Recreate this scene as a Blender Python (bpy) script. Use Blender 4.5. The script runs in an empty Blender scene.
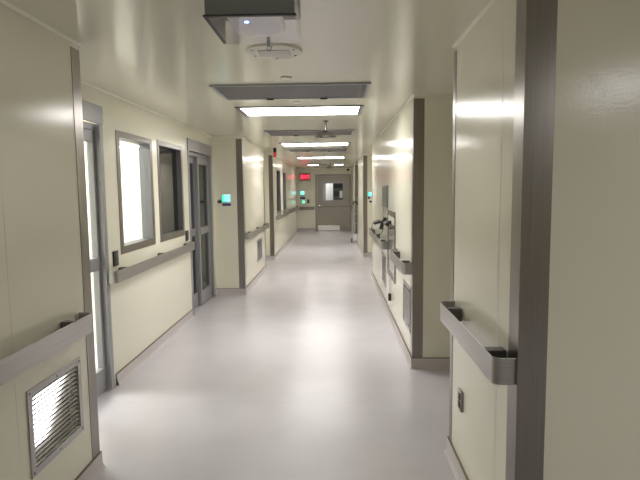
import bpy, bmesh, math, random
from mathutils import Vector, Matrix
random.seed(4)
S = bpy.context.scene
COL = S.collection
XL, XR, XREC, XBAY, HC, HB = -1.37, 0.685, -1.81, 1.35, 2.392, 0.10
WT = 0.10                                   # thickness of the recess wall

# ------------------------------------------------------------------ materials
def mat(name, col, rough=0.5, metal=0.0, spec=0.5, emit=None, estr=0.0):
    m = bpy.data.materials.new(name); m.use_nodes = True
    b = m.node_tree.nodes['Principled BSDF']
    b.inputs['Base Color'].default_value = (*col, 1)
    b.inputs['Roughness'].default_value = rough
    b.inputs['Metallic'].default_value = metal
    b.inputs['Specular IOR Level'].default_value = spec
    if emit:
        b.inputs['Emission Color'].default_value = (*emit, 1)
        b.inputs['Emission Strength'].default_value = estr
    return m

def nodes(m):
    t = m.node_tree
    return t.nodes, t.links, t.nodes['Principled BSDF']

def add_bump(m, scale, strength, dist=0.002, stretch=(1, 1, 1), detail=2.0):
    n, l, b = nodes(m)
    tc = n.new('ShaderNodeTexCoord'); mp = n.new('ShaderNodeMapping')
    mp.inputs['Scale'].default_value = stretch
    nz = n.new('ShaderNodeTexNoise'); nz.inputs['Scale'].default_value = scale; nz.inputs['Detail'].default_value = detail
    bp = n.new('ShaderNodeBump'); bp.inputs['Strength'].default_value = strength; bp.inputs['Distance'].default_value = dist
    l.new(tc.outputs['Object'], mp.inputs['Vector']); l.new(mp.outputs['Vector'], nz.inputs['Vector'])
    l.new(nz.outputs['Fac'], bp.inputs['Height']); l.new(bp.outputs['Normal'], b.inputs['Normal'])
    return nz

def add_tone(m, c0, c1, scale, stretch=(1, 1, 1), detail=3.0):
    n, l, b = nodes(m)
    tc = n.new('ShaderNodeTexCoord'); mp = n.new('ShaderNodeMapping'); mp.inputs['Scale'].default_value = stretch
    nz = n.new('ShaderNodeTexNoise'); nz.inputs['Scale'].default_value = scale; nz.inputs['Detail'].default_value = detail
    r = n.new('ShaderNodeValToRGB')
    r.color_ramp.elements[0].position = 0.3; r.color_ramp.elements[0].color = (*c0, 1)
    r.color_ramp.elements[1].position = 0.7; r.color_ramp.elements[1].color = (*c1, 1)
    l.new(tc.outputs['Object'], mp.inputs['Vector']); l.new(mp.outputs['Vector'], nz.inputs['Vector'])
    l.new(nz.outputs['Fac'], r.inputs['Fac']); l.new(r.outputs['Color'], b.inputs['Base Color'])
    return r

CREAM = (0.84, 0.815, 0.685)
M = {}
M['wall'] = mat('cream gloss wall paint', CREAM, 0.17); add_bump(M['wall'], 95, 0.24, 0.0012)
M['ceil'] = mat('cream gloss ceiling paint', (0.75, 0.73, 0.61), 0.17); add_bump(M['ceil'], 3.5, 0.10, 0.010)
M['trim'] = mat('cream sealant trim', (0.82, 0.795, 0.69), 0.3)
M['seam'] = mat('panel joint', (0.74, 0.71, 0.60), 0.30)
M['floor'] = mat('pale grey sheet vinyl', (0.63, 0.60, 0.63), 0.26)
add_bump(M['floor'], 14, 0.05, 0.002)
M['cove'] = mat('grey vinyl cove base', (0.58, 0.54, 0.54), 0.35)
M['line'] = mat('painted shadow line', (0.22, 0.18, 0.14), 0.6)  # dark colour stands in for the shadow line along the baseboard top
def steel(name, c0, c1, rough, stretch):
    m = mat(name, c0, rough, 1.0); add_tone(m, c0, c1, 9, stretch, 4); add_bump(m, 25, 0.025, 0.0006, stretch, 3); return m
M['steel_v'] = steel('brushed stainless upright grain', (0.26, 0.24, 0.222), (0.30, 0.28, 0.26), 0.28, (14, 14, 0.25))
M['steel_h'] = steel('brushed stainless level grain', (0.41, 0.40, 0.39), (0.48, 0.47, 0.46), 0.32, (0.25, 0.25, 14))
M['chrome'] = mat('bright steel', (0.66, 0.65, 0.63), 0.16, 1.0)
M['bellsteel'] = mat('polished grey steel', (0.28, 0.27, 0.26), 0.27, 1.0)
M['lining'] = mat('satin grey lining metal', (0.20, 0.20, 0.21), 0.45, 0.6)
M['slat'] = mat('satin louvre steel', (0.30, 0.30, 0.305), 0.07, 1.0)
M['steel_dark'] = mat('dull dark steel', (0.16, 0.15, 0.15), 0.5, 0.6)
M['alum'] = mat('grey aluminium door metal', (0.35, 0.35, 0.37), 0.38, 0.3); add_bump(M['alum'], 30, 0.03, 0.0005, (8, 8, 0.3))
M['doorsteel'] = mat('taupe steel door paint', (0.37, 0.335, 0.29), 0.38, 0.15)
M['ventgrey'] = mat('grey painted grille metal', (0.205, 0.20, 0.21), 0.45, 0.3)
M['boxgrey'] = mat('grey enclosure paint', (0.25, 0.25, 0.26), 0.45)
M['white'] = mat('white plastic', (0.86, 0.85, 0.84), 0.35)
M['offwhite'] = mat('off white enamel', (0.70, 0.69, 0.62), 0.35)
M['black'] = mat('black plastic', (0.015, 0.015, 0.016), 0.35)
M['void'] = mat('matt black duct void', (0.02, 0.02, 0.022), 1.0, 0.0, 0.0)
M['gasket'] = mat('dark rubber gasket', (0.05, 0.05, 0.06), 0.5)
M['bluesign'] = mat('navy blue sign plastic', (0.02, 0.035, 0.20), 0.35)
M['red'] = mat('red lens', (0.55, 0.02, 0.02), 0.25, emit=(1, 0.04, 0.02), estr=0.03)
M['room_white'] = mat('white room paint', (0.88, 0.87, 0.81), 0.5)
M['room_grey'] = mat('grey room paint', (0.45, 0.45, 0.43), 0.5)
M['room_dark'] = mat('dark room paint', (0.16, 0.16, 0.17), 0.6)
M['rackblue'] = mat('blue black metal', (0.03, 0.045, 0.075), 0.35)
M['paper'] = mat('paper', (0.82, 0.82, 0.80), 0.6)
M['blue_led'] = mat('blue led', (0.1, 0.2, 0.9), 0.3, emit=(0.10, 0.22, 1.0), estr=7.0)
M['diffuser'] = mat('lit acrylic diffuser', (0.9, 0.9, 0.9), 0.4, emit=(1.0, 0.975, 0.94), estr=8.7)
M['green_led'] = mat('green lit screen', (0.02, 0.2, 0.1), 0.3, emit=(0.10, 0.85, 0.45), estr=0.8)
M['exit_glow'] = mat('red lit sign face', (0.30, 0.02, 0.035), 0.4, emit=(1.0, 0.05, 0.09), estr=0.06)
M['exit_letter'] = mat('bright red lit letters', (0.7, 0.02, 0.04), 0.4, emit=(1.0, 0.03, 0.08), estr=1.3)
M['conduit'] = mat('pale grey conduit', (0.66, 0.65, 0.60), 0.4)
M['tubing'] = mat('brushed tube', (0.55, 0.56, 0.58), 0.3, 0.9)

def screen_mat():
    m = mat('teal lit screen', (0.02, 0.05, 0.06), 0.25)
    n, l, b = nodes(m)
    tc = n.new('ShaderNodeTexCoord'); sp = n.new('ShaderNodeSeparateXYZ'); l.new(tc.outputs['Generated'], sp.inputs[0])
    w = n.new('ShaderNodeMath'); w.operation = 'MULTIPLY'; w.inputs[1].default_value = 3.0; l.new(sp.outputs['Z'], w.inputs[0])
    fr = n.new('ShaderNodeMath'); fr.operation = 'FRACT'; l.new(w.outputs[0], fr.inputs[0])
    gt = n.new('ShaderNodeMath'); gt.operation = 'GREATER_THAN'; gt.inputs[1].default_value = 0.45; l.new(fr.outputs[0], gt.inputs[0])
    ge = n.new('ShaderNodeMath'); ge.operation = 'GREATER_THAN'; ge.inputs[1].default_value = 0.28; l.new(sp.outputs['X'], ge.inputs[0])
    mu = n.new('ShaderNodeMath'); mu.operation = 'MULTIPLY'; l.new(gt.outputs[0], mu.inputs[0]); l.new(ge.outputs[0], mu.inputs[1])
    mx = n.new('ShaderNodeMix'); mx.data_type = 'RGBA'
    mx.inputs[6].default_value = (0.03, 0.62, 0.72, 1); mx.inputs[7].default_value = (0.40, 0.85, 1.0, 1)
    l.new(mu.outputs[0], mx.inputs[0])
    my = n.new('ShaderNodeMix'); my.data_type = 'RGBA'; my.inputs[6].default_value = (0.05, 0.70, 0.38, 1)
    l.new(ge.outputs[0], my.inputs[0]); l.new(mx.outputs[2], my.inputs[7]); l.new(my.outputs[2], b.inputs['Emission Color'])
    b.inputs['Emission Strength'].default_value = 0.8
    return m
M['screen'] = screen_mat()

def glass(name, tint, refl_rough=0.02):
    m = bpy.data.materials.new(name); m.use_nodes = True
    n, l = m.node_tree.nodes, m.node_tree.links; n.clear()
    o = n.new('ShaderNodeOutputMaterial'); mix = n.new('ShaderNodeMixShader')
    t = n.new('ShaderNodeBsdfTransparent'); t.inputs['Color'].default_value = (*tint, 1)
    g = n.new('ShaderNodeBsdfGlossy'); g.inputs['Roughness'].default_value = refl_rough
    f = n.new('ShaderNodeFresnel'); f.inputs['IOR'].default_value = 1.45
    ge = n.new('ShaderNodeNewGeometry'); k = n.new('ShaderNodeMath'); k.operation = 'SUBTRACT'; k.inputs[0].default_value = 1.0; l.new(ge.outputs['Backfacing'], k.inputs[1])
    mu = n.new('ShaderNodeMath'); mu.operation = 'MULTIPLY'; l.new(f.outputs[0], mu.inputs[0]); l.new(k.outputs[0], mu.inputs[1])
    l.new(mu.outputs[0], mix.inputs[0]); l.new(t.outputs[0], mix.inputs[1]); l.new(g.outputs[0], mix.inputs[2]); l.new(mix.outputs[0], o.inputs[0])
    return m
M['glass'] = glass('clear glass', (0.95, 0.97, 0.96))
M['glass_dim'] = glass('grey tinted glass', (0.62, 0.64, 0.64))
M['clear'] = glass('smoky clear polycarbonate', (0.97, 0.97, 0.99), 0.08)

def floor_seam():
    n, l, b = nodes(M['floor'])
    tc = n.new('ShaderNodeTexCoord'); sp = n.new('ShaderNodeSeparateXYZ'); l.new(tc.outputs['Object'], sp.inputs[0])
    nz = n.new('ShaderNodeTexNoise'); nz.inputs['Scale'].default_value = 2.2; nz.inputs['Detail'].default_value = 5; l.new(tc.outputs['Object'], nz.inputs['Vector'])
    r = n.new('ShaderNodeValToRGB')
    r.color_ramp.elements[0].position = 0.3; r.color_ramp.elements[0].color = (0.58, 0.555, 0.605, 1)
    r.color_ramp.elements[1].position = 0.7; r.color_ramp.elements[1].color = (0.63, 0.605, 0.655, 1)
    l.new(nz.outputs['Fac'], r.inputs['Fac'])
    s = n.new('ShaderNodeMath'); s.operation = 'SUBTRACT'; s.inputs[1].default_value = 3.9; l.new(sp.outputs['Y'], s.inputs[0])
    a = n.new('ShaderNodeMath'); a.operation = 'ABSOLUTE'; l.new(s.outputs[0], a.inputs[0])
    c = n.new('ShaderNodeMath'); c.operation = 'LESS_THAN'; c.inputs[1].default_value = 0.005; l.new(a.outputs[0], c.inputs[0])
    mx = n.new('ShaderNodeMix'); mx.data_type = 'RGBA'; mx.inputs[7].default_value = (0.56, 0.535, 0.56, 1)
    l.new(c.outputs[0], mx.inputs[0]); l.new(r.outputs['Color'], mx.inputs[6]); l.new(mx.outputs[2], b.inputs['Base Color'])
floor_seam()

# ------------------------------------------------------------------ mesh helpers
class MB:
    def __init__(s): s.bm = bmesh.new(); s.mi = 0
    def face(s, vs):
        try: f = s.bm.faces.new(vs); f.material_index = s.mi; return f
        except ValueError: return None
    def box(s, x0, x1, y0, y1, z0, z1):
        x0, x1 = sorted((x0, x1)); y0, y1 = sorted((y0, y1)); z0, z1 = sorted((z0, z1))
        v = [s.bm.verts.new(p) for p in ((x0,y0,z0),(x1,y0,z0),(x1,y1,z0),(x0,y1,z0),(x0,y0,z1),(x1,y0,z1),(x1,y1,z1),(x0,y1,z1))]
        for q in ((0,3,2,1),(4,5,6,7),(0,1,5,4),(1,2,6,5),(2,3,7,6),(3,0,4,7)): s.face([v[i] for i in q])
        return s
    def prism(s, pts, a, b, axis='y'):
        """closed 2-D outline swept from a to b along an axis: y -> (x,z), x -> (y,z), z -> (x,y)"""
        def P(p, t): return (p[0], t, p[1]) if axis == 'y' else ((t, p[0], p[1]) if axis == 'x' else (p[0], p[1], t))
        A = [s.bm.verts.new(P(p, a)) for p in pts]; B = [s.bm.verts.new(P(p, b)) for p in pts]
        n = len(pts)
        for i in range(n): s.face([A[i], A[(i+1) % n], B[(i+1) % n], B[i]])
        s.face(A[::-1]); s.face(B); return s
    def tube(s, pts, r, seg=10):
        pts = [Vector(p) for p in pts]; rings = []
        up = Vector((0.13, 0.31, 0.94)).normalized()
        for i, p in enumerate(pts):
            d = (pts[min(i+1, len(pts)-1)] - pts[max(i-1, 0)]).normalized()
            a = d.cross(up)
            if a.length < 1e-3: a = d.cross(Vector((1, 0, 0)))
            a.normalize(); b = d.cross(a)
            rings.append([s.bm.verts.new(p + r*(math.cos(2*math.pi*k/seg)*a + math.sin(2*math.pi*k/seg)*b)) for k in range(seg)])
        for i in range(len(rings)-1):
            for k in range(seg): s.face([rings[i][k], rings[i][(k+1) % seg], rings[i+1][(k+1) % seg], rings[i+1][k]])
        s.face(rings[0][::-1]); s.face(rings[-1]); return s
    def lathe(s, prof, seg=32, origin=(0,0,0), axis='z'):
        """(r, h) profile turned about an axis"""
        o = Vector(origin); rings = []
        def P(r, h, k):
            c, q = r*math.cos(2*math.pi*k/seg), r*math.sin(2*math.pi*k/seg)
            return o + (Vector((c, q, h)) if axis == 'z' else (Vector((h, c, q)) if axis == 'x' else Vector((c, h, q))))
        for r, h in prof:
            rings.append([s.bm.verts.new(P(max(r, 1e-4), h, k)) for k in range(seg)])
        for i in range(len(rings)-1):
            for k in range(seg): s.face([rings[i][k], rings[i][(k+1) % seg], rings[i+1][(k+1) % seg], rings[i+1][k]])
        s.face(rings[0][::-1]); s.face(rings[-1]); return s
    def run(s, poly, prof, mats=None, z0=0.0, flip=1):
        """(offset, z) open profile swept along a plan polyline, room on the right of the walk, mitred corners"""
        n = len(poly); nrm = []
        for i in range(n-1):
            d = (Vector(poly[i+1]) - Vector(poly[i])).normalized(); nrm.append(Vector((d.y, -d.x)))
        rows = []
        for i, p in enumerate(poly):
            if i == 0: m = nrm[0]
            elif i == n-1: m = nrm[-1]
            else:
                m = nrm[i-1] + nrm[i]; m = m / max(0.2, m.dot(nrm[i]))
            rows.append([s.bm.verts.new((p[0]+m.x*o, p[1]+m.y*o, z0+flip*z)) for o, z in prof])
        for i in range(n-1):
            for k in range(len(prof)-1):
                f = s.face([rows[i][k], rows[i+1][k], rows[i+1][k+1], rows[i][k+1]])
                if f and mats: f.material_index = mats[k]
        s.face(rows[0]); s.face(rows[-1][::-1]); return s
    def build(s, name, m, parent=None, bevel=0, smooth=False):
        bmesh.ops.recalc_face_normals(s.bm, faces=s.bm.faces)
        me = bpy.data.meshes.new(name); s.bm.to_mesh(me); s.bm.free()
        for q in (m if isinstance(m, (list, tuple)) else [m]): me.materials.append(M[q] if isinstance(q, str) else q)
        o = bpy.data.objects.new(name, me); COL.objects.link(o)
        if parent is not None:
            o.parent = parent
            o.matrix_parent_inverse = Matrix.Translation(-parent.location)
        if smooth:
            for p in me.polygons: p.use_smooth = True
            mo = o.modifiers.new('edges', 'EDGE_SPLIT'); mo.split_angle = math.radians(35)
        if bevel:
            mo = o.modifiers.new('bevel', 'BEVEL'); mo.width = bevel; mo.segments = 2; mo.limit_method = 'ANGLE'
        return o

def tag(o, label=None, cat=None, group=None, kind=None):
    if label: o['label'] = label
    if cat: o['category'] = cat
    if group: o['group'] = group
    if kind: o['kind'] = kind
    return o
def empty(name, loc, label, cat, group=None, kind=None):
    o = bpy.data.objects.new(name, None); COL.objects.link(o); o.location = loc; o.empty_display_size = 0.05
    return tag(o, label, cat, group, kind)
def box(*a): return MB().box(*a)
def struct(o): o['kind'] = 'structure'; return o

# ------------------------------------------------------------------ shell
struct(box(-4.6, 3.2, -4.2, 23.6, -0.12, 0).build('floor', 'floor'))
struct(box(-4.6, 3.2, -4.2, 23.6, HC, HC+0.12).build('ceiling', 'ceil'))

def wall_x(mb, xa, xb, y0, y1, openings=()):
    """wall slab between xa and xb from y0 to y1 with (ya, yb, za, zb) openings"""
    y = y0
    for ya, yb, za, zb in sorted(openings):
        if ya > y: mb.box(xa, xb, y, ya, 0, HC)
        if za > 0: mb.box(xa, xb, ya, yb, 0, za)
        if zb < HC: mb.box(xa, xb, ya, yb, zb, HC)
        y = yb
    if y < y1: mb.box(xa, xb, y, y1, 0, HC)
    return mb

D1 = (3.00, 4.15, 0, 2.20); D2 = (6.68, 7.86, 0, 2.20)
W1 = (4.52, 5.27, 1.125, 2.055); W2 = (5.545, 6.335, 1.125, 2.07)
W3 = (12.80, 13.70, 1.05, 2.06); W4 = (14.42, 15.30, 1.05, 2.06)
mb = wall_x(box(XREC-WT, XL-0.05, -4, 2.93, 0, HC), XL-0.05, XL, -4, 2.93, ((2.29, 2.72, 0.35, 0.685),))
mb.mi = 1
for y in (0.95, 2.185): mb.box(XL, XL+0.0006, y-0.003, y+0.003, HB, HC-0.02)
struct(mb.build('wall_left_near', ['wall', 'seam']))
struct(wall_x(MB(), XREC-WT, XREC, 2.93, 8.05, (D1, W1, W2, D2)).build('wall_left_recess', 'wall'))
struct(box(XREC-WT, XL, 8.05, 10.55, 0, HC).build('wall_left_middle', 'wall'))
struct(box(XREC-WT, XREC, 10.55, 12.05, 0, HC).build('wall_left_bay', 'wall'))
mb = wall_x(MB(), XL-0.14, XL, 12.05, 19.65, (W3, W4))
mb.box(XREC-WT, XL-0.14, 12.05, 12.19, 0, HC).box(XREC-WT, XL-0.14, 19.51, 19.65, 0, HC)
struct(mb.build('wall_left_far', 'wall'))
struct(box(XREC-WT, XREC, 19.65, 20.4, 0, HC).build('wall_left_end_bay', 'wall'))
# right side blocks
mb = box(XR, 3.1, 1.97, 3.12, 0, HC); mb.mi = 1
mb.box(XR-0.0006, XR, 2.227, 2.233, HB, HC-0.02)
struct(mb.build('wall_right_near', ['wall', 'seam']))
struct(box(XR, XBAY+0.1, 4.65, 9.68, 0, HC).box(XBAY+0.1, 3.1, 4.65, 4.75, 0, HC).build('wall_right_middle', 'wall'))
struct(box(XR, XBAY+0.1, 12.5, 15.4, 0, HC).build('wall_right_far', 'wall'))
struct(box(XR, XBAY+0.1, 17.4, 20.4, 0, HC).build('wall_right_end', 'wall'))
mb = MB()
for a, b in ((9.68, 12.5), (15.4, 17.4)): mb.box(XBAY, XBAY+0.1, a, b, 0, HC)
mb.box(3.0, 3.1, 3.12, 4.65, 0, HC)
struct(mb.build('wall_right_bays', 'wall'))
struct(box(2.9, 3.1, -4, 1.97, 0, HC).build('wall_right_behind', 'wall'))
struct(box(XREC-WT, 3.1, -4.2, -4, 0, HC).build('wall_rear', 'wall'))
DX0, DX1, DZ = -0.66, 0.61, 2.10
mb = box(-4.5, DX0, 20.4, 20.55, 0, HC).box(DX1, XBAY+0.1, 20.4, 20.55, 0, HC).box(DX0, DX1, 20.4, 20.55, DZ, HC)
struct(mb.build('wall_end', 'wall'))

# rooms behind the left-hand glass
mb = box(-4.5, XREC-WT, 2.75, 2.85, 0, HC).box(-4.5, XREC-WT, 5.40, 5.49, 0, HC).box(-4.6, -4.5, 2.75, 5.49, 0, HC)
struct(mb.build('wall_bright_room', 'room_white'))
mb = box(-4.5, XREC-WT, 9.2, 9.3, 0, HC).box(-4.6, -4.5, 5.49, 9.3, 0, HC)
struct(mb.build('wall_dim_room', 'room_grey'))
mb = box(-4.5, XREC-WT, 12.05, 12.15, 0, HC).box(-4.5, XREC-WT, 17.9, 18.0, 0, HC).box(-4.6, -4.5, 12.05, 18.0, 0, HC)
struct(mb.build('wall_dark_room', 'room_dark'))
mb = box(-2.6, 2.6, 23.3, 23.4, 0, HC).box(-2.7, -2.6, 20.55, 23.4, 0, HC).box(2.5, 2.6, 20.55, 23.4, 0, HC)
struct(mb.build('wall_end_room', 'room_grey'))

# ------------------------------------------------------------------ baseboards and ceiling cove
BP = [(0.0, HB), (0.012, HB), (0.012, HB-0.006), (0.012, 0.030), (0.014, 0.018), (0.018, 0.008), (0.024, 0.002), (0.026, 0.0)]
BM_ = [1, 1, 0, 0, 0, 0, 0]
LRUN = [(XREC, 7.93), (XREC, 8.05), (XL, 8.05), (XL, 10.55), (XREC, 10.55), (XREC, 12.05), (XL, 12.05), (XL, 19.65), (XREC, 19.65), (XREC, 20.4), (-0.72, 20.4)]
RRUN = [(XR, 20.37), (XR, 17.4), (XBAY, 17.4), (XBAY, 15.4), (XR, 15.4), (XR, 12.5), (XBAY, 12.5), (XBAY, 9.68), (XR, 9.68), (XR, 4.65), (3.0, 4.65), (3.0, 3.12), (XR, 3.12), (XR, 1.97), (2.9, 1.97), (2.9, -4)]
for nm, r in (('baseboard_left_near', [(XL, -4), (XL, 2.93), (XREC, 2.93)]), ('baseboard_left_recess', [(XREC, 4.235), (XREC, 6.61)]),
              ('baseboard_left_far', LRUN), ('baseboard_right', RRUN)):
    struct(MB().run(r, BP, BM_).build(nm, ['cove', 'line'], smooth=True))
CP = [(0.0, 0.013), (0.002, 0.012), (0.006, 0.006), (0.012, 0.002), (0.013, 0.0)]
CL = [(XL, -4), (XL, 2.93), (XREC, 2.93), (XREC, 8.05)] + LRUN[2:-1] + [(XR, 20.4)]
struct(MB().run(CL, CP, None, HC, -1).build('trim_1', 'trim', smooth=True))
struct(MB().run(RRUN, CP, None, HC, -1).build('trim_2', 'trim', smooth=True))

# ------------------------------------------------------------------ stainless corner guards
def guard(cx, cy, sx, sy, label, leg=0.09, z1=2.355):
    t = 0.003
    a, b = cx+sx*t, cy+sy*t
    L = [(a, b), (cx-sx*leg, b), (cx-sx*leg, cy), (cx, cy), (cx, cy-sy*leg), (a, cy-sy*leg)]
    t0 = 0.0004                                             # stands just proud of both wall faces
    L = [(a, b), (cx-sx*leg, b), (cx-sx*leg, cy+sy*t0), (cx+sx*t0, cy+sy*t0), (cx+sx*t0, cy-sy*leg), (a, cy-sy*leg)]
    o = MB().prism(L, HB, z1, 'z').build('corner_guard', 'steel_v')
    tag(o, label, 'corner guard', 'stainless corner guards')
guard(XL, 2.93, 1, 1, 'steel corner guard ending the near left wall beside the bright glass door')
guard(XL, 8.05, 1, -1, 'steel corner guard on the left wall projection just past the sliding glass door')
guard(XL, 10.55, 1, 1, 'thin steel corner guard on the far edge of the left wall projection')
guard(XL, 12.05, 1, -1, 'steel corner guard just before the two far dark windows on the left')
guard(XL, 19.65, 1, 1, 'farthest steel corner guard on the left, just before the exit sign')
guard(XR, 1.97, -1, -1, 'wide dark steel corner guard nearest the camera on the right', 0.105, 2.37)
guard(XR, 3.12, -1, 1, 'narrow steel corner guard behind the far end of the nearest right handrail', 0.06)
guard(XR, 4.65, -1, -1, 'tall dark steel corner guard beside the open mesh wall vent on the right')
guard(XR, 9.68, -1, 1, 'slim steel corner guard at the far end of the wall with the cord and cabinet', 0.06)
guard(XR, 12.5, -1, -1, 'steel corner guard beside the small teal screen on the right')
guard(XR, 15.4, -1, 1, 'steel corner guard at the far right in front of the hand truck', 0.06)
guard(XR, 17.4, -1, -1, 'farthest steel corner guard on the right, behind the hand truck')

# ------------------------------------------------------------------ handrails
def handrail(o, u, n, length, z0, z1, label, off=0.088, brackets=(), r=0.035, grain='steel_h'):
    """o: plan point on the wall, u: along the wall, n: out of the wall"""
    o, u, n = Vector(o), Vector(u), Vector(n)
    root = empty('handrail', (o.x, o.y, 0), label, 'handrail', 'stainless wall handrails')
    root.location.z = z0
    def path(of, rr, inset):
        P = [(inset, 0.0015), (inset, of-rr)]
        for k in range(1, 7):
            a = math.pi/2*k/6; P.append((inset+rr-rr*math.cos(a), of-rr+rr*math.sin(a)))
        Q = [(length-a, b) for a, b in reversed(P)]
        return P+Q
    A = path(off, r, 0.0); B = path(off-0.004, r-0.004, 0.004)
    out = A + B[::-1]
    pts = [o + u*a + n*b for a, b in out]
    mb = MB(); nA = len(A)
    lo = [mb.bm.verts.new((p.x, p.y, z0)) for p in pts]; hi = [mb.bm.verts.new((p.x, p.y, z1)) for p in pts]
    N = len(pts)
    for i in range(N): mb.face([lo[i], lo[(i+1) % N], hi[(i+1) % N], hi[i]])
    for i in range(nA-1):
        j, k = N-1-i, N-2-i
        mb.face([lo[i], lo[i+1], lo[k], lo[j]]); mb.face([hi[i], hi[i+1], hi[k], hi[j]])
    mb.build('rail', grain, root, smooth=True)
    for b in brackets:
        mb = MB(); p = o + u*(b-0.025) + n*0.0015; q = o + u*(b+0.025) + n*(off-0.005)
        mb.box(p.x, q.x, p.y, q.y, z1-0.075, z1-0.004)
        mb.build('bracket', 'steel_dark', root, bevel=0.003)
    return root
Y, NX = (0, 1), (1, 0)
handrail((XL, 0.35), Y, NX, 2.425, 0.857, 0.957, 'stainless handrail on the near left wall above the louvred vent', 0.082, (0.6, 1.6, 2.25))
handrail((XREC, 4.16), Y, NX, 2.42, 0.868, 0.965, 'stainless handrail under the two left windows', 0.08, (0.25, 1.25, 2.2))
handrail((XL, 8.09), Y, NX, 2.44, 0.85, 0.945, 'stainless handrail on the left wall projection past the sliding glass door', 0.085, (0.3, 1.3, 2.2))
handrail((XL, 12.55), Y, NX, 7.0, 0.885, 0.985, 'long stainless handrail under the two far dark windows on the left', 0.085, (0.4, 2, 3.6, 5.2, 6.6))
handrail((XR, 1.985), Y, (-1, 0), 1.035, 0.852, 0.955, 'stainless handrail on the nearest right wall with curled ends', 0.088, (0.14, 0.885))
handrail((XR, 4.66), Y, (-1, 0), 1.12, 0.843, 0.945, 'short stainless handrail on the right above the open mesh vent', 0.088, (0.2, 0.9))
handrail((XR, 6.84), Y, (-1, 0), 2.42, 0.818, 0.92, 'stainless handrail on the right past the glazed cabinet, below the looped cord', 0.088, (0.3, 1.2, 2.1))
handrail((XR, 17.9), Y, (-1, 0), 2.3, 0.86, 0.96, 'farthest right handrail beside the end door', 0.085, (0.4, 1.9))
handrail((-1.32, 20.4), (1, 0), (0, -1), 0.58, 0.815, 0.93, 'short handrail on the end wall below the exit sign', 0.085, (0.06, 0.52), grain='steel_v')

# ------------------------------------------------------------------ wall vents
def vent(x, nx, y0, y1, z0, z1, label, style, fw=0.035):
    root = empty('wall_vent', (x, (y0+y1)/2, z0), label, 'vent', 'stainless wall vents')
    d = lambda a: x + nx*a
    mb = MB()
    mb.box(d(0.0005), d(0.007), y0, y1, z0, z0+fw).box(d(0.0005), d(0.007), y0, y1, z1-fw, z1)
    mb.box(d(0.0005), d(0.007), y0, y0+fw, z0+fw, z1-fw).box(d(0.0005), d(0.007), y1-fw, y1, z0+fw, z1-fw)
    mb.build('frame', 'steel_h', root, bevel=0.0012)
    bk = -0.0495 if style == 'louvre' else 0.0004
    box(d(bk), d(bk+0.0008), y0+fw, y1-fw, z0+fw, z1-fw).build('backing', 'void', root)
    a0, a1 = y0+fw, y1-fw; h = z1-z0-2*fw
    mb = MB()
    if style == 'louvre':
        n = 15; p = h/n
        for i in range(n):
            zb = z0+fw+p*(i+0.10)
            L = [(d(0.0045), zb), (d(0.0045), zb+0.0014), (d(-0.0040), zb+0.0099), (d(-0.0053), zb+0.0099)]
            mb.prism(L, a0, a1, 'y')
        mb.build('louvre_slats', 'slat', root)
    else:
        n = 11
        for i in range(1, n):
            z = z0+fw+h*i/n; mb.box(d(0.0052), d(0.0060), a0, a1, z-0.0055, z+0.0055)
        ny = 9
        for i in range(1, ny):
            y = a0+(a1-a0)*i/ny; mb.box(d(0.0060), d(0.0066), y-0.0075, y+0.0075, z0+fw, z1-fw)
        mb.build('mesh_grille', 'chrome', root)
    for yy in (y0+fw/2, (y0+y1)/2, y1-fw/2):
        for zz in (z0+fw/2, z1-fw/2):
            MB().lathe([(0.006, 0.006*nx), (0.006, 0.0082*nx), (0.003, 0.0094*nx)], 10, (x, yy, zz), 'x').build('screw', 'steel_dark', root)
vent(XL, 1, 2.255, 2.755, 0.315, 0.72, 'bright louvred steel vent low on the near left wall', 'louvre')
vent(XL, 1, 9.42, 10.02, 0.31, 0.70, 'small grey vent low on the left wall projection below its handrail', 'mesh', 0.03)
vent(XR, -1, 4.76, 5.27, 0.29, 0.70, 'open mesh steel vent on the right, low beside the tall dark corner guard', 'mesh', 0.03)
vent(XR, -1, 7.10, 7.62, 0.28, 0.70, 'farther steel vent on the right wall below the looped cord', 'mesh', 0.03)

# ------------------------------------------------------------------ windows
def window_x(name, x, op, depth, fr_mat, fw, gl, side=1, gx=None):
    """steel framed window in a wall whose room face is at x"""
    ya, yb, za, zb = op
    root = struct(empty(name, (x, (ya+yb)/2, za), None, None))
    mb = MB()
    f0, f1, f2, f3 = fw                                    # near, far, bottom, top widths
    for a in ((ya-f0, ya, za-f2, zb+f3), (yb, yb+f1, za-f2, zb+f3), (ya, yb, za-f2, za), (ya, yb, zb, zb+f3)):
        mb.box(x+0.0003, x+0.007*side, *a)
    t = 0.004
    xin = x-depth
    struct(mb.build('window_frame', fr_mat, root, bevel=0.001)); mb = MB()
    mb.box(xin, x+0.006, ya, ya+t, za, zb).box(xin, x+0.006, yb-t, yb, za, zb).box(xin, x+0.006, ya+t, yb-t, za, za+t).box(xin, x+0.006, ya+t, yb-t, zb-t, zb)
    struct(mb.build('window_lining', 'lining', root, bevel=0.001))
    gx = x-0.05 if gx is None else gx
    struct(box(gx-0.003, gx+0.003, ya+t, yb-t, za+t, zb-t).build('window_pane', gl, root))
    return root
window_x('window_1', XREC, W1, WT+0.004, 'steel_v', (0.062, 0.062, 0.062, 0.05), 'glass')
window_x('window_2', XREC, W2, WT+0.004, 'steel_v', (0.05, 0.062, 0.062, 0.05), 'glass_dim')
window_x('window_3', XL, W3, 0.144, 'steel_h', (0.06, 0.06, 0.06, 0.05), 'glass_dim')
window_x('window_4', XL, W4, 0.144, 'steel_h', (0.06, 0.06, 0.06, 0.05), 'glass_dim')

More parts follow.
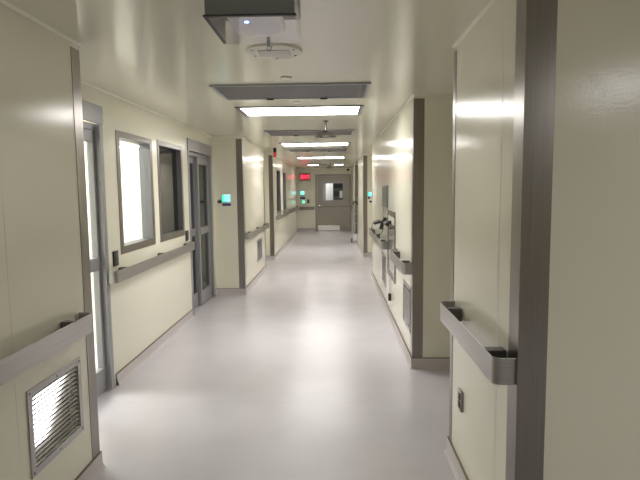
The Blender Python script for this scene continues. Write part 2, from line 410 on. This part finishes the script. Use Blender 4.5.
# ------------------------------------------------------------------ sliding glass doors
def sliding_door(name, ya, yb, split, x_near, x_far, gl, hz, s):
    root = struct(empty(name, (XREC, (ya+yb)/2, 0), None, None))
    zt = hz[0]
    mb = MB().box(XREC-WT, XREC+0.010, ya-0.055, ya, 0, zt).box(XREC-WT, XREC+0.010, yb, yb+0.055, 0, zt)
    mb.box(XREC-WT, XREC-0.03, ya, yb, zt-0.05, zt)
    struct(mb.build('door_frame', 'alum', root, bevel=0.003))
    struct(box(XREC+0.0003, XREC+0.016, ya-0.06, yb+0.06, zt, hz[1]).build('door_header', 'alum', root, bevel=0.003))
    for a, b, x in ((ya, split+0.03, x_near), (split-0.03, yb, x_far)):
        mb = MB(); X = (x-0.02, x+0.02)
        mb.box(*X, a, a+s, 0.012, zt-0.052).box(*X, b-s, b, 0.012, zt-0.052)
        mb.box(*X, a+s, b-s, 0.012, 0.20).box(*X, a+s, b-s, 0.985, 1.085).box(*X, a+s, b-s, zt-0.14, zt-0.052)
        leaf = struct(mb.build('door_leaf', 'alum', root, bevel=0.002))
        struct(box(x-0.003, x+0.003, a+s, b-s, 0.20, 0.985).build('lower_pane', gl, leaf))
        struct(box(x-0.003, x+0.003, a+s, b-s, 1.085, zt-0.14).build('upper_pane', gl, leaf))
        struct(box(x+0.02, x+0.034, a+0.03, a+0.05, 1.0, 1.07).build('latch', 'chrome', leaf))
    return root
sliding_door('door_1', 3.04, 4.135, 3.56, XREC-0.092, XREC-0.052, 'glass', (2.115, 2.255), 0.042)
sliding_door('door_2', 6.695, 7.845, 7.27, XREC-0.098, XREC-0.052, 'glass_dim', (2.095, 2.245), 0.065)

# things seen through the glass
t = empty('tall_locker', (-2.3, 8.0, 0), 'dark upright locker seen through the dim left window', 'locker')
box(-2.62, -2.14, 7.5, 7.95, 0.0, 2.15).build('locker_body', 'room_dark', t, bevel=0.004)
box(-2.60, -2.16, 7.49, 7.5, 0.1, 2.10).build('locker_door', 'ventgrey', t)
box(-2.56, -2.54, 7.475, 7.49, 1.05, 1.2).build('locker_handle', 'chrome', t)
t = empty('bench_cabinet', (-2.8, 8.6, 0), 'pale low cabinet with steel top seen through the dim left window', 'cabinet')
box(-3.3, -2.66, 8.5, 9.1, 0.08, 1.28).build('cabinet_body', 'room_grey', t, bevel=0.004)
box(-3.32, -2.65, 8.48, 9.12, 1.28, 1.32).build('worktop', 'chrome', t)
box(-3.28, -2.99, 8.487, 8.5, 0.12, 1.24).build('cabinet_door', 'offwhite', t)
box(-2.97, -2.68, 8.487, 8.5, 0.12, 1.24).build('cabinet_door', 'offwhite', t)
box(-3.25, -2.7, 8.55, 9.05, 0.0, 0.08).build('plinth', 'black', t)

# ------------------------------------------------------------------ end door
root = struct(empty('door_3', (0, 20.4, 0), None, None))
mb = box(DX0-0.05, DX0+0.03, 20.36, 20.55, 0, DZ+0.05).box(DX1-0.03, DX1+0.05, 20.36, 20.55, 0, DZ+0.05).box(DX0+0.03, DX1-0.03, 20.36, 20.55, DZ-0.03, DZ+0.05)
struct(mb.build('door_frame', 'doorsteel', root, bevel=0.004))
l0, l1 = DX0+0.035, DX1-0.035
wx0, wx1, wz0, wz1 = -0.40, 0.335, 1.17, 1.80
mb = box(l0, wx0, 20.40, 20.445, 0.01, DZ-0.035).box(wx1, l1, 20.40, 20.445, 0.01, DZ-0.035).box(wx0, wx1, 20.40, 20.445, 0.01, wz0).box(wx0, wx1, 20.40, 20.445, wz1, DZ-0.035)
leaf = struct(mb.build('door_leaf', 'doorsteel', root))
mb = MB()
for a in ((wx0-0.06, wx0, wz0-0.07, wz1+0.07), (wx1, wx1+0.06, wz0-0.07, wz1+0.07), (wx0, wx1, wz0-0.07, wz0), (wx0, wx1, wz1, wz1+0.07)):
    mb.box(a[0], a[1], 20.385, 20.3995, a[2], a[3])
struct(mb.build('window_surround', 'alum', leaf, bevel=0.003))
struct(box(wx0, wx1, 20.418, 20.424, wz0, wz1).build('window_pane', 'glass', leaf))
struct(box(l0+0.01, 0.22, 20.394, 20.3995, 0.02, 0.21).build('kick_plate', 'chrome', leaf))
struct(box(l0+0.005, l1-0.005, 20.375, 20.3995, 0.905, 0.95).build('push_bar', 'steel_v', leaf, bevel=0.004))
mb = MB().lathe([(0.028, 0), (0.028, -0.010), (0.012, -0.012), (0.012, -0.05)], 16, (l0+0.07, 20.375, 0.955), 'y'); mb.tube([(l0+0.07, 20.33, 0.955), (l0+0.19, 20.33, 0.955)], 0.011)
struct(mb.build('door_handle', 'chrome', leaf))
# behind the end door
t = empty('window_blind', (-0.15, 22.6, 0), 'pale upright blind seen in the end door window', 'blind')
mb = MB()
for i in range(3): mb.box(-0.34+i*0.10, -0.34+i*0.10+0.093, 22.60, 22.612, 0.6, 2.2)
mb.build('blind_slats', 'white', t)
box(-0.38, 0.0, 22.585, 22.63, 2.2, 2.26).build('head_rail', 'offwhite', t)
box(-0.36, -0.02, 22.597, 22.618, 0.55, 0.6).build('bottom_rail', 'offwhite', t)
t = empty('equipment_rack', (0.3, 22.0, 0), 'dark blue-black equipment rack seen in the end door window', 'rack')
box(-0.02, 0.62, 21.9, 22.4, 0.02, 1.95).build('rack_body', 'room_dark', t, bevel=0.004)
for z in (0.4, 0.85, 1.3, 1.62): box(0.0, 0.60, 21.885, 21.9, z, z+0.2).build('rack_panel', 'rackblue', t)
t = MB().box(0.21, 0.325, 20.415, 20.4165, 1.25, 1.52).build('paper_notice', 'paper')
tag(t, 'white paper notice taped in the end door window', 'notice')

# ------------------------------------------------------------------ ceiling lights and grilles
def ceiling_light(cx, cy, w, d, label):
    root = empty('ceiling_light', (cx, cy, HC), label, 'ceiling light', 'ceiling light panels')
    fx, fy, z = 0.045, 0.022, HC-0.0005
    mb = MB()
    mb.box(cx-w/2, cx-w/2+fx, cy-d/2, cy+d/2, z-0.012, z).box(cx+w/2-fx, cx+w/2, cy-d/2, cy+d/2, z-0.012, z)
    mb.box(cx-w/2+fx, cx+w/2-fx, cy-d/2, cy-d/2+fy, z-0.012, z).box(cx-w/2+fx, cx+w/2-fx, cy+d/2-fy, cy+d/2, z-0.012, z)
    mb.build('frame', 'ventgrey', root, bevel=0.002)
    box(cx-w/2+fx, cx+w/2-fx, cy-d/2+fy, cy+d/2-fy, z-0.006, z-0.001).build('diffuser', 'diffuser', root)
CX = -0.325
ceiling_light(CX, 5.51, 1.24, 0.60, 'nearest lit ceiling panel, just past the large grey grille')
ceiling_light(CX, 9.60, 1.24, 0.60, 'second lit ceiling panel, just past the bell shaped shower head')
ceiling_light(CX, 13.70, 1.24, 0.60, 'third lit ceiling panel from the near end')
ceiling_light(-0.68, 17.8, 0.42, 0.60, 'small far lit ceiling panel nearer the left wall')
ceiling_light(0.17, 17.8, 0.36, 0.60, 'small far lit ceiling panel nearer the right wall')

def ceiling_grille(cx, cy, w, d, label, n=14):
    root = empty('ceiling_grille', (cx, cy, HC), label, 'ceiling grille', 'grey ceiling grilles')
    z = HC-0.0005; f = 0.03; mb = MB()
    x0, x1, y0, y1 = cx-w/2, cx+w/2, cy-d/2, cy+d/2
    mb.box(x0, x0+f, y0, y1, z-0.014, z).box(x1-f, x1, y0, y1, z-0.014, z).box(x0+f, x1-f, y0, y0+f, z-0.014, z).box(x0+f, x1-f, y1-f, y1, z-0.014, z)
    mb.build('frame', 'alum', root, bevel=0.002)
    box(x0+f, x1-f, y0+f, y1-f, z-0.003, z).build('back_panel', 'ventgrey', root)
    mb = MB(); h = d-2*f
    for i in range(n):
        y = y0+f+h*(i+0.5)/n; mb.box(x0+f+0.004, x1-f-0.004, y-h/n*0.34, y+h/n*0.34, z-0.009, z-0.003)
    mb.box(x1-f-0.05, x1-f-0.035, y0+f, y1-f, z-0.0095, z-0.003)
    mb.build('slats', 'ventgrey', root)
    for fx in (0.32, 0.70):
        box(x0+w*fx-0.03, x0+w*fx+0.03, y1-f-0.012, y1-0.006, z-0.022, z-0.0142).build('latch', 'black', root)
ceiling_grille(CX, 4.42, 1.22, 0.63, 'large grey ceiling grille nearest the camera, before the first light')
ceiling_grille(CX, 7.62, 1.22, 0.60, 'grey ceiling grille behind the bell shaped shower head')
ceiling_grille(CX, 11.0, 1.22, 0.60, 'grey ceiling grille just past the second light panel')
ceiling_grille(-0.24, 17.8, 0.42, 0.60, 'small dark ceiling grille between the two far small lights', 8)

# sprinkler covers, ceiling speaker
for x, y, lb in ((-0.335, 3.88, 'small round cover on the ceiling before the nearest large grille'), (-0.325, 4.97, 'small round cover on the ceiling between nearest grille and light')):
    t = MB().lathe([(0.040, HC-0.0005), (0.040, HC-0.006), (0.036, HC-0.010), (0.0, HC-0.011)], 28, (x, y, 0)).build('sprinkler_cover', 'offwhite', smooth=True)
    tag(t, lb, 'sprinkler cover', 'flush ceiling sprinkler covers')
t = empty('ceiling_speaker', (-0.335, 3.14, HC), 'round pale ceiling speaker with rectangular grille just past the grey box', 'speaker')
MB().lathe([(0.160, HC-0.0005), (0.160, HC-0.004), (0.154, HC-0.0135), (0.0, HC-0.015)], 48, (-0.335, 3.14, 0)).build('face_plate', 'offwhite', t, smooth=True)
mb = MB()
for i in range(13):
    y = 3.14-0.055+0.11*i/12; mb.box(-0.335-0.085, -0.335+0.085, y-0.0028, y+0.0028, HC-0.0185, HC-0.0152)
mb.mi = 1; mb.box(-0.335-0.088, -0.335+0.088, 3.08, 3.20, HC-0.0158, HC-0.0151)
mb.build('grille', ['white', 'ventgrey'], t)
for a in range(6):
    c = math.pi/6+a*math.pi/3
    MB().lathe([(0.006, HC-0.0145), (0.006, HC-0.0175), (0.002, HC-0.0185)], 10, (-0.335+0.135*math.cos(c), 3.14+0.135*math.sin(c), 0)).build('screw', 'steel_dark', t)

# grey box with clear cover and a wireless unit inside
bx0, bx1, by0, by1, bz = -0.440, -0.130, 1.895, 2.245, 2.20
t = empty('access_point_enclosure', ((bx0+bx1)/2, (by0+by1)/2, HC), 'grey metal ceiling box with smoky clear underside at the top of the view', 'enclosure')
mb = MB(); w = 0.004
zc = 2.285
mb.box(bx0, bx1, by0, by0+w, bz, HC-0.0005).box(bx0, bx1, by1-w, by1, zc, HC-0.0005).box(bx0, bx0+w, by0+w, by1-w, bz, HC-0.0005).box(bx1-w, bx1, by0+w, by1-w, zc, HC-0.0005).box(bx0+w, bx1-w, by0+w, by1-w, HC-0.02, HC-0.0005)
mb.build('housing', 'boxgrey', t, bevel=0.0015)
box(bx1-w, bx1, by0+w, by1-w, bz, zc).build('clear_side', 'clear', t)
box(bx0+w, bx1, by1-w, by1, bz, zc).build('clear_side', 'clear', t)
mb = MB(); e = 0.006
mb.box(bx0-e, bx1+e, by0-e, by0+0.010, bz-0.007, bz-0.0005)
mb.box(bx0-e, bx0+0.006, by0+0.010, by1-0.006, bz-0.007, bz-0.0005)
mb.build('cover_rim', 'gasket', t, bevel=0.0015)
box(bx0+0.0065, bx1+e, by0+0.0105, by1+e, bz-0.006, bz-0.0005).build('clear_cover', 'clear', t)
mb = MB().box(-0.268, -0.256, by1+0.0005, by1+0.010, bz-0.018, bz+0.02); mb.tube([(-0.262+0.009*math.cos(a*0.45), by1+0.012, bz-0.024+0.009*math.sin(a*0.45)) for a in range(0, 15)], 0.0022, 6)
mb.build('hasp', 'alum', t)
t = empty('wireless_access_point', (-0.27, 2.08, HC-0.02), 'white rounded wireless unit with blue light inside the ceiling box', 'access point')
ax0, ax1, ay0, ay1 = -0.385, -0.188, 1.925, 2.232
mb = MB(); R_ = 0.045; P = []
for cx_, cy_, a0 in ((ax1-R_, ay1-R_, 0), (ax0+R_, ay1-R_, 90), (ax0+R_, ay0+R_, 180), (ax1-R_, ay0+R_, 270)):
    for k in range(7):
        a = math.radians(a0+15*k); P.append((cx_+R_*math.cos(a), cy_+R_*math.sin(a)))
mb.prism(P, bz+0.018, bz+0.062, 'z'); mb.build('casing', 'white', t, bevel=0.008)
box(-0.37, -0.20, 1.96, 2.20, bz+0.062, HC-0.0205).build('mount', 'boxgrey', t)
MB().lathe([(0.0075, bz+0.018), (0.0075, bz+0.0155), (0.004, bz+0.0145)], 14, (-0.318, 2.04, 0)).build('indicator_light', 'blue_led', t)

# emergency shower heads
def shower(cx, cy, zb, r, hd, label):
    t = empty('shower_head', (cx, cy, HC), label, 'shower head', 'ceiling emergency shower heads')
    MB().lathe([(0.035, HC-0.0005), (0.035, HC-0.008), (0.018, HC-0.014)], 20, (cx, cy, 0)).build('ceiling_flange', 'bellsteel', t, smooth=True)
    MB().lathe([(0.0135, HC-0.010), (0.0135, zb+hd+0.02), (0.020, zb+hd+0.018), (0.020, zb+hd-0.004)], 16, (cx, cy, 0)).build('pipe', 'bellsteel', t, smooth=True)
    o = [(0.020, hd), (0.030, hd*0.95), (r*0.45, hd*0.82), (r*0.75, hd*0.55), (r*0.93, hd*0.25), (r, 0.0)]
    i = [(r*0.985, 0.0), (r*0.90, hd*0.22), (r*0.72, hd*0.45), (r*0.42, hd*0.66), (0.0, hd*0.72)]
    MB().lathe([(a, zb+h) for a, h in o+i], 36, (cx, cy, 0)).build('bell', 'bellsteel', t, smooth=True)
    MB().lathe([(0.0, zb+hd*0.5), (r*0.36, zb+hd*0.5), (r*0.36, zb+hd*0.30), (r*0.30, zb+hd*0.16), (0.0, zb+hd*0.12)], 24, (cx, cy, 0)).build('spray_plate', 'white', t, smooth=True)
shower(-0.09, 6.35, 2.205, 0.128, 0.075, 'steel bell shaped shower head hanging between the two nearest lights')
shower(-0.115, 16.4, 2.225, 0.115, 0.07, 'far small bell shaped shower head hanging near the end door')

# red signal light on the ceiling
t = empty('signal_light', (-1.13, 10.4, HC), 'red signal light with black base hanging by the left wall', 'signal light')
MB().lathe([(0.030, HC-0.0005), (0.030, HC-0.075), (0.024, HC-0.082)], 20, (-1.13, 10.4, 0)).build('base', 'black', t, smooth=True)
MB().lathe([(0.026, HC-0.083), (0.028, HC-0.10), (0.027, HC-0.15), (0.018, HC-0.175), (0.0, HC-0.178)], 20, (-1.13, 10.4, 0)).build('lens', 'red', t, smooth=True)

# ------------------------------------------------------------------ small wall devices
def plate_y(y, x0, x1, z0, z1, th=0.012):                      # on a wall facing the camera
    return MB().box(x0, x1, y-th, y-0.0005, z0, z1)
def monitor(y, x0, x1, z0, z1, label):
    t = empty('room_monitor', ((x0+x1)/2, y, z0), label, 'monitor', 'lit teal room monitors')
    plate_y(y, x0-0.008, x1+0.008, z0-0.008, z1+0.008, 0.022).build('housing', 'white', t, bevel=0.003)
    plate_y(y, x0, x1, z0-0.012, z1, 0.006).build('mount_plate', 'offwhite', t)
    MB().box(x0, x1, y-0.0245, y-0.022, z0, z1).build('screen', 'screen', t)
monitor(8.05, -1.685, -1.562, 1.42, 1.528, 'lit teal screen on the left wall end beside the sliding glass door')
monitor(12.5, 0.785, 0.90, 1.42, 1.515, 'lit teal screen on the right past the looped cord')
monitor(20.4, -1.285, -1.125, 1.385, 1.525, 'lit teal screen on the end wall below the exit sign')
def blue_plate(y, x0, x1, z0, z1, label):
    o = plate_y(y, x0, x1, z0, z1, 0.010).build('room_sign', 'bluesign', bevel=0.002)
    tag(o, label, 'sign', 'small navy signs below the teal screens')
blue_plate(8.05, -1.685, -1.555, 1.36, 1.395, 'narrow navy sign plate below the teal screen by the sliding glass door')
blue_plate(12.5, 0.82, 0.90, 1.27, 1.315, 'tiny dark plate under the teal screen on the right')
blue_plate(20.4, -1.29, -1.10, 1.215, 1.30, 'navy sign plate below the teal screen on the end wall')
def reader(y, x0, x1, z0, z1, label):
    t = empty('card_reader', ((x0+x1)/2, y, z0), label, 'card reader', 'small black card readers')
    plate_y(y, x0, x1, z0, z1, 0.03).build('body', 'black', t, bevel=0.003)
    plate_y(y, x0-0.003, x1+0.003, z0-0.003, z1+0.003, 0.004).build('mount_plate', 'black', t)
    MB().box(x0+0.3*(x1-x0), x0+0.7*(x1-x0), y-0.0315, y-0.03, z0+0.4*(z1-z0), z0+0.7*(z1-z0)).build('button', 'steel_dark', t)
reader(8.05, -1.752, -1.70, 1.405, 1.44, 'small black card reader left of the teal screen by the glass door')
reader(12.5, 0.79, 0.835, 1.36, 1.40, 'small black reader tucked below the right teal screen')
reader(20.4, -1.015, -0.945, 1.065, 1.205, 'small black reader on the end wall between green panel and door')
t = empty('green_panel', (-1.16, 20.4, 1.06), 'small green lit panel on the end wall above the short handrail', 'panel')
plate_y(20.4, -1.225, -1.10, 1.05, 1.18, 0.018).build('housing', 'white', t, bevel=0.003)
plate_y(20.4, -1.23, -1.095, 1.045, 1.185, 0.005).build('mount_plate', 'offwhite', t)
MB().box(-1.21, -1.115, 20.379, 20.382, 1.065, 1.165).build('screen', 'green_led', t)

def reader_x(x, nx, y0, y1, z0, z1, label, name='wall_switch', body='black', btn='steel_dark', group=None):
    t = empty(name, (x, (y0+y1)/2, z0), label, name.replace('_', ' '), group)
    box(x+nx*0.0005, x+nx*0.014, y0, y1, z0, z1).build('plate', body, t, bevel=0.003)
    zm = (z0+z1)/2; yq = (y1-y0)*0.28
    box(x+nx*0.0142, x+nx*0.018, y0+yq, y1-yq, zm+0.008, z1-0.018).build('rocker', btn, t)
    box(x+nx*0.0142, x+nx*0.018, y0+yq, y1-yq, z0+0.018, zm-0.008).build('rocker', btn, t)
reader_x(XREC, 1, 4.285, 4.375, 0.985, 1.11, 'black wall switch just left of the bright window', group='black wall switches')
reader_x(XREC, 1, 6.435, 6.535, 0.985, 1.11, 'black wall switch between the dim window and sliding glass door', group='black wall switches')
reader_x(XR, -1, 2.79, 2.868, 0.395, 0.505, 'grey outlet plate low on the nearest right wall under the handrail', 'wall_outlet', 'steel_v', 'steel_dark')

# exit sign
t = empty('exit_sign', (-1.085, 20.4, 1.90), 'red lit exit sign in a grey frame on the end wall', 'exit sign')
ex0, ex1, ez0, ez1 = -1.295, -0.875, 1.89, 2.215
mb = MB()
for a in ((ex0, ex0+0.05, ez0, ez1), (ex1-0.05, ex1, ez0, ez1), (ex0+0.05, ex1-0.05, ez0, ez0+0.04), (ex0+0.05, ex1-0.05, ez1-0.04, ez1)):
    mb.box(a[0], a[1], 20.335, 20.3995, a[2], a[3])
mb.build('frame', 'steel_v', t, bevel=0.003)
box(ex0+0.05, ex1-0.05, 20.35, 20.3995, ez0+0.04, ez1-0.04).build('face', 'exit_glow', t)
cu = bpy.data.curves.new('exit_text', 'FONT'); cu.body = 'EXIT'; cu.size = 0.175; cu.extrude = 0.002; cu.align_x = 'CENTER'; cu.align_y = 'CENTER'; cu.offset = 0.004
tmp = bpy.data.objects.new('exit_text', cu); COL.objects.link(tmp)
me = bpy.data.meshes.new_from_object(tmp.evaluated_get(bpy.context.evaluated_depsgraph_get()))
bpy.data.objects.remove(tmp)
me.transform(Matrix.Translation(((ex0+ex1)/2, 20.347, (ez0+ez1)/2)) @ Matrix.Rotation(math.pi/2, 4, 'X'))
me.materials.clear(); me.materials.append(M['exit_letter'])
lt = bpy.data.objects.new('lettering', me); COL.objects.link(lt); lt.parent = t; lt.matrix_parent_inverse = Matrix.Translation(-t.location)

# two small cameras above the end door
for x, m_, lb in ((0.01, 'white', 'small white dome camera above the end door'), (0.54, 'black', 'small black dome camera above the right edge of the end door')):
    t = empty('dome_camera', (x, 20.34, 2.31), lb, 'camera')
    MB().lathe([(0.048, 0), (0.048, -0.02), (0.04, -0.03)], 20, (x, 20.3995, 2.305), 'y').build('mount', m_, t, smooth=True)
    MB().lathe([(0.036, -0.03), (0.036, -0.05), (0.028, -0.068), (0.012, -0.078), (0, -0.079)], 20, (x, 20.3995, 2.305), 'y').build('dome', 'black' if m_ == 'black' else 'white', t, smooth=True)

# ------------------------------------------------------------------ things on the middle right wall
t = empty('wall_dispenser', (XR, 7.1, 1.34), 'slim grey metal box on the right wall above the looped cord', 'dispenser')
box(XR-0.0005, XR-0.020, 6.80, 7.40, 1.345, 1.64).build('body', 'ventgrey', t, bevel=0.006)
box(XR-0.0202, XR-0.026, 6.83, 7.085, 1.36, 1.625).build('door', 'bellsteel', t, bevel=0.003)
box(XR-0.0202, XR-0.026, 7.115, 7.37, 1.36, 1.625).build('door', 'bellsteel', t, bevel=0.003)
t = empty('looped_cord', (XR, 7.0, 1.34), 'black grips and looped cord hanging under the slim grey metal box', 'cord')
MB().tube([(XR-0.012, 6.90, 1.3445), (XR-0.03, 7.0, 1.26), (XR-0.04, 7.05, 1.18)], 0.005, 8).build('strand', 'boxgrey', t, smooth=True)
MB().tube([(XR-0.012, 7.30, 1.3445), (XR-0.03, 7.2, 1.26), (XR-0.04, 7.05, 1.17)], 0.005, 8).build('strand', 'boxgrey', t, smooth=True)
mb = MB().tube([(XR-0.004, 6.98, 1.17), (XR-0.10, 6.99, 1.16), (XR-0.165, 7.0, 1.14)], 0.017, 10); mb.tube([(XR-0.02, 6.95, 1.22), (XR-0.06, 6.95, 1.14), (XR-0.08, 6.95, 1.07)], 0.024, 10)
mb.build('grip', 'black', t, smooth=True)
MB().tube([(XR-0.115+0.075*math.cos(a*0.28), 7.0+0.05*math.sin(a*0.1), 1.085+0.10*math.sin(a*0.28)) for a in range(0, 23)], 0.0045, 8).build('loop', 'black', t, smooth=True)

t = empty('wall_cabinet', (XR, 6.38, 0.53), 'tall framed recessed cabinet with glazed door on the right wall', 'cabinet')
y0, y1, z0, z1 = 5.96, 6.79, 0.525, 1.33
mb = MB(); x0, x1 = XR-0.012, XR-0.0005; f = 0.06
mb.box(x0, x1, y0, y0+f, z0, z1).box(x0, x1, y1-f, y1, z0, z1).box(x0, x1, y0+f, y1-f, z0, z0+f).box(x0, x1, y0+f, y1-f, z1-f, z1).box(x0, x1, y0+f, y1-f, 1.14, 1.175)
mb.build('frame', 'bellsteel', t, bevel=0.002)
box(XR-0.006, XR-0.0005, y0+f, y1-f, z0+f, 1.14).build('door_panel', 'chrome', t)
box(XR-0.006, XR-0.0005, y0+f, y1-f, 1.175, z1-f).build('window_panel', 'offwhite', t)
mb = MB().tube([(XR-0.008, 6.36, 1.20), (XR-0.06, 6.36, 1.19), (XR-0.075, 6.36, 1.17)], 0.022, 10); mb.tube([(XR-0.07, 6.18, 1.185), (XR-0.07, 6.52, 1.175)], 0.024, 10)
mb.build('handle', 'black', t, smooth=True)

t = empty('cable_outlet', (XR, 6.44, 0.24), 'small black outlet with pale conduit below the glazed wall cabinet', 'outlet')
box(XR-0.0005, XR-0.035, 6.40, 6.48, 0.24, 0.325).build('socket', 'black', t, bevel=0.004)
MB().tube([(XR-0.016, 6.44, 0.326), (XR-0.016, 6.44, 0.524)], 0.012, 10).build('conduit', 'conduit', t, smooth=True)

# hand truck parked in the far right bay
hx, hy = 0.625, 15.80
t = empty('hand_truck', (hx, hy, 0), 'slim metal hand truck with black grip parked at far right', 'hand truck')
for s in (-1, 1):
    MB().tube([(hx+s*0.075, hy-0.06, 0.05), (hx+s*0.07, hy+0.02, 0.6), (hx+s*0.06, hy+0.06, 1.12)], 0.014, 10).build('upright', 'tubing', t, smooth=True)
mb = MB()
for z, w_ in ((0.28, 0.073), (0.58, 0.07), (0.85, 0.064)): mb.tube([(hx-w_, hy-0.06+z*0.11, z), (hx+w_, hy-0.06+z*0.11, z)], 0.010, 8)
mb.build('crossbar', 'tubing', t, smooth=True)
MB().tube([(hx-0.06, hy+0.06, 1.12), (hx-0.045, hy+0.07, 1.21), (hx+0.045, hy+0.07, 1.21), (hx+0.06, hy+0.06, 1.12)], 0.022, 10).build('grip', 'black', t, smooth=True)
MB().tube([(hx+0.06, hy+0.07, 1.22), (hx+0.06, hy+0.07, 1.36)], 0.012, 8).build('pole', 'tubing', t, smooth=True)
box(hx-0.10, hx+0.10, hy-0.22, hy-0.05, 0.005, 0.014).build('toe_plate', 'tubing', t)
box(hx-0.06, hx+0.06, hy-0.068, hy-0.062, 0.08, 0.26).build('back_plate', 'white', t)
for s in (-1, 1):
    MB().lathe([(0.02, -0.018), (0.065, -0.018), (0.07, -0.01), (0.07, 0.01), (0.065, 0.018), (0.02, 0.018)], 22, (hx+s*0.105, hy+0.03, 0.071), 'x').build('wheel', 'black', t, smooth=True)

# ------------------------------------------------------------------ light
def area(name, loc, sx, sy, power, col=(1, 0.98, 0.94), rot=(0, 0, 0)):
    d = bpy.data.lights.new(name, 'AREA'); d.shape = 'RECTANGLE'; d.size = sx; d.size_y = sy; d.energy = power; d.color = col
    o = bpy.data.objects.new(name, d); COL.objects.link(o); o.location = loc; o.rotation_euler = rot; return o
area('lamp_behind', (CX, -2.7, HC-0.02), 1.15, 0.55, 2.5)
area('lamp_side_area', (2.3, -0.5, HC-0.02), 0.6, 1.15, 10, (0.97, 0.98, 1.0))
area('lamp_bright_room', (-3.0, 4.2, HC-0.02), 1.2, 0.6, 37)
area('lamp_dim_room', (-3.2, 7.2, HC-0.02), 0.6, 0.6, 3.5)
area('lamp_end_room', (-0.6, 22.0, HC-0.02), 1.0, 0.5, 12)
w = bpy.data.worlds.new('world'); S.world = w; w.use_nodes = True
w.node_tree.nodes['Background'].inputs[0].default_value = (0.9, 0.95, 1, 1); w.node_tree.nodes['Background'].inputs[1].default_value = 0.05

# ------------------------------------------------------------------ camera
F, PITCH, YAW, ROLL, H = 534.8, 0.0953, -0.0269, -0.0106, 1.6
f = Vector((math.sin(YAW)*math.cos(PITCH), math.cos(YAW)*math.cos(PITCH), -math.sin(PITCH)))
r = Vector((math.cos(YAW), -math.sin(YAW), 0)); u = r.cross(f)
c, s = math.cos(ROLL), math.sin(ROLL)
r2, u2 = c*r+s*u, -s*r+c*u
cam = bpy.data.cameras.new('camera'); cam.sensor_width = 36; cam.lens = F/640*36; cam.clip_start = 0.05
co = bpy.data.objects.new('camera', cam); COL.objects.link(co)
m4 = Matrix((( r2.x, u2.x, -f.x, 0), (r2.y, u2.y, -f.y, 0), (r2.z, u2.z, -f.z, H), (0, 0, 0, 1)))
co.matrix_world = m4
S.camera = co
S.view_settings.view_transform = 'Standard'; S.view_settings.look = 'None'; S.view_settings.gamma = 1.0; S.view_settings.use_curve_mapping = False
S.view_settings.exposure = 1.15
S.cycles.max_bounces = 12; S.cycles.diffuse_bounces = 6; S.cycles.glossy_bounces = 5; S.cycles.transparent_max_bounces = 12
S.cycles.use_denoising = True
S.cycles.sample_clamp_indirect = 4.0
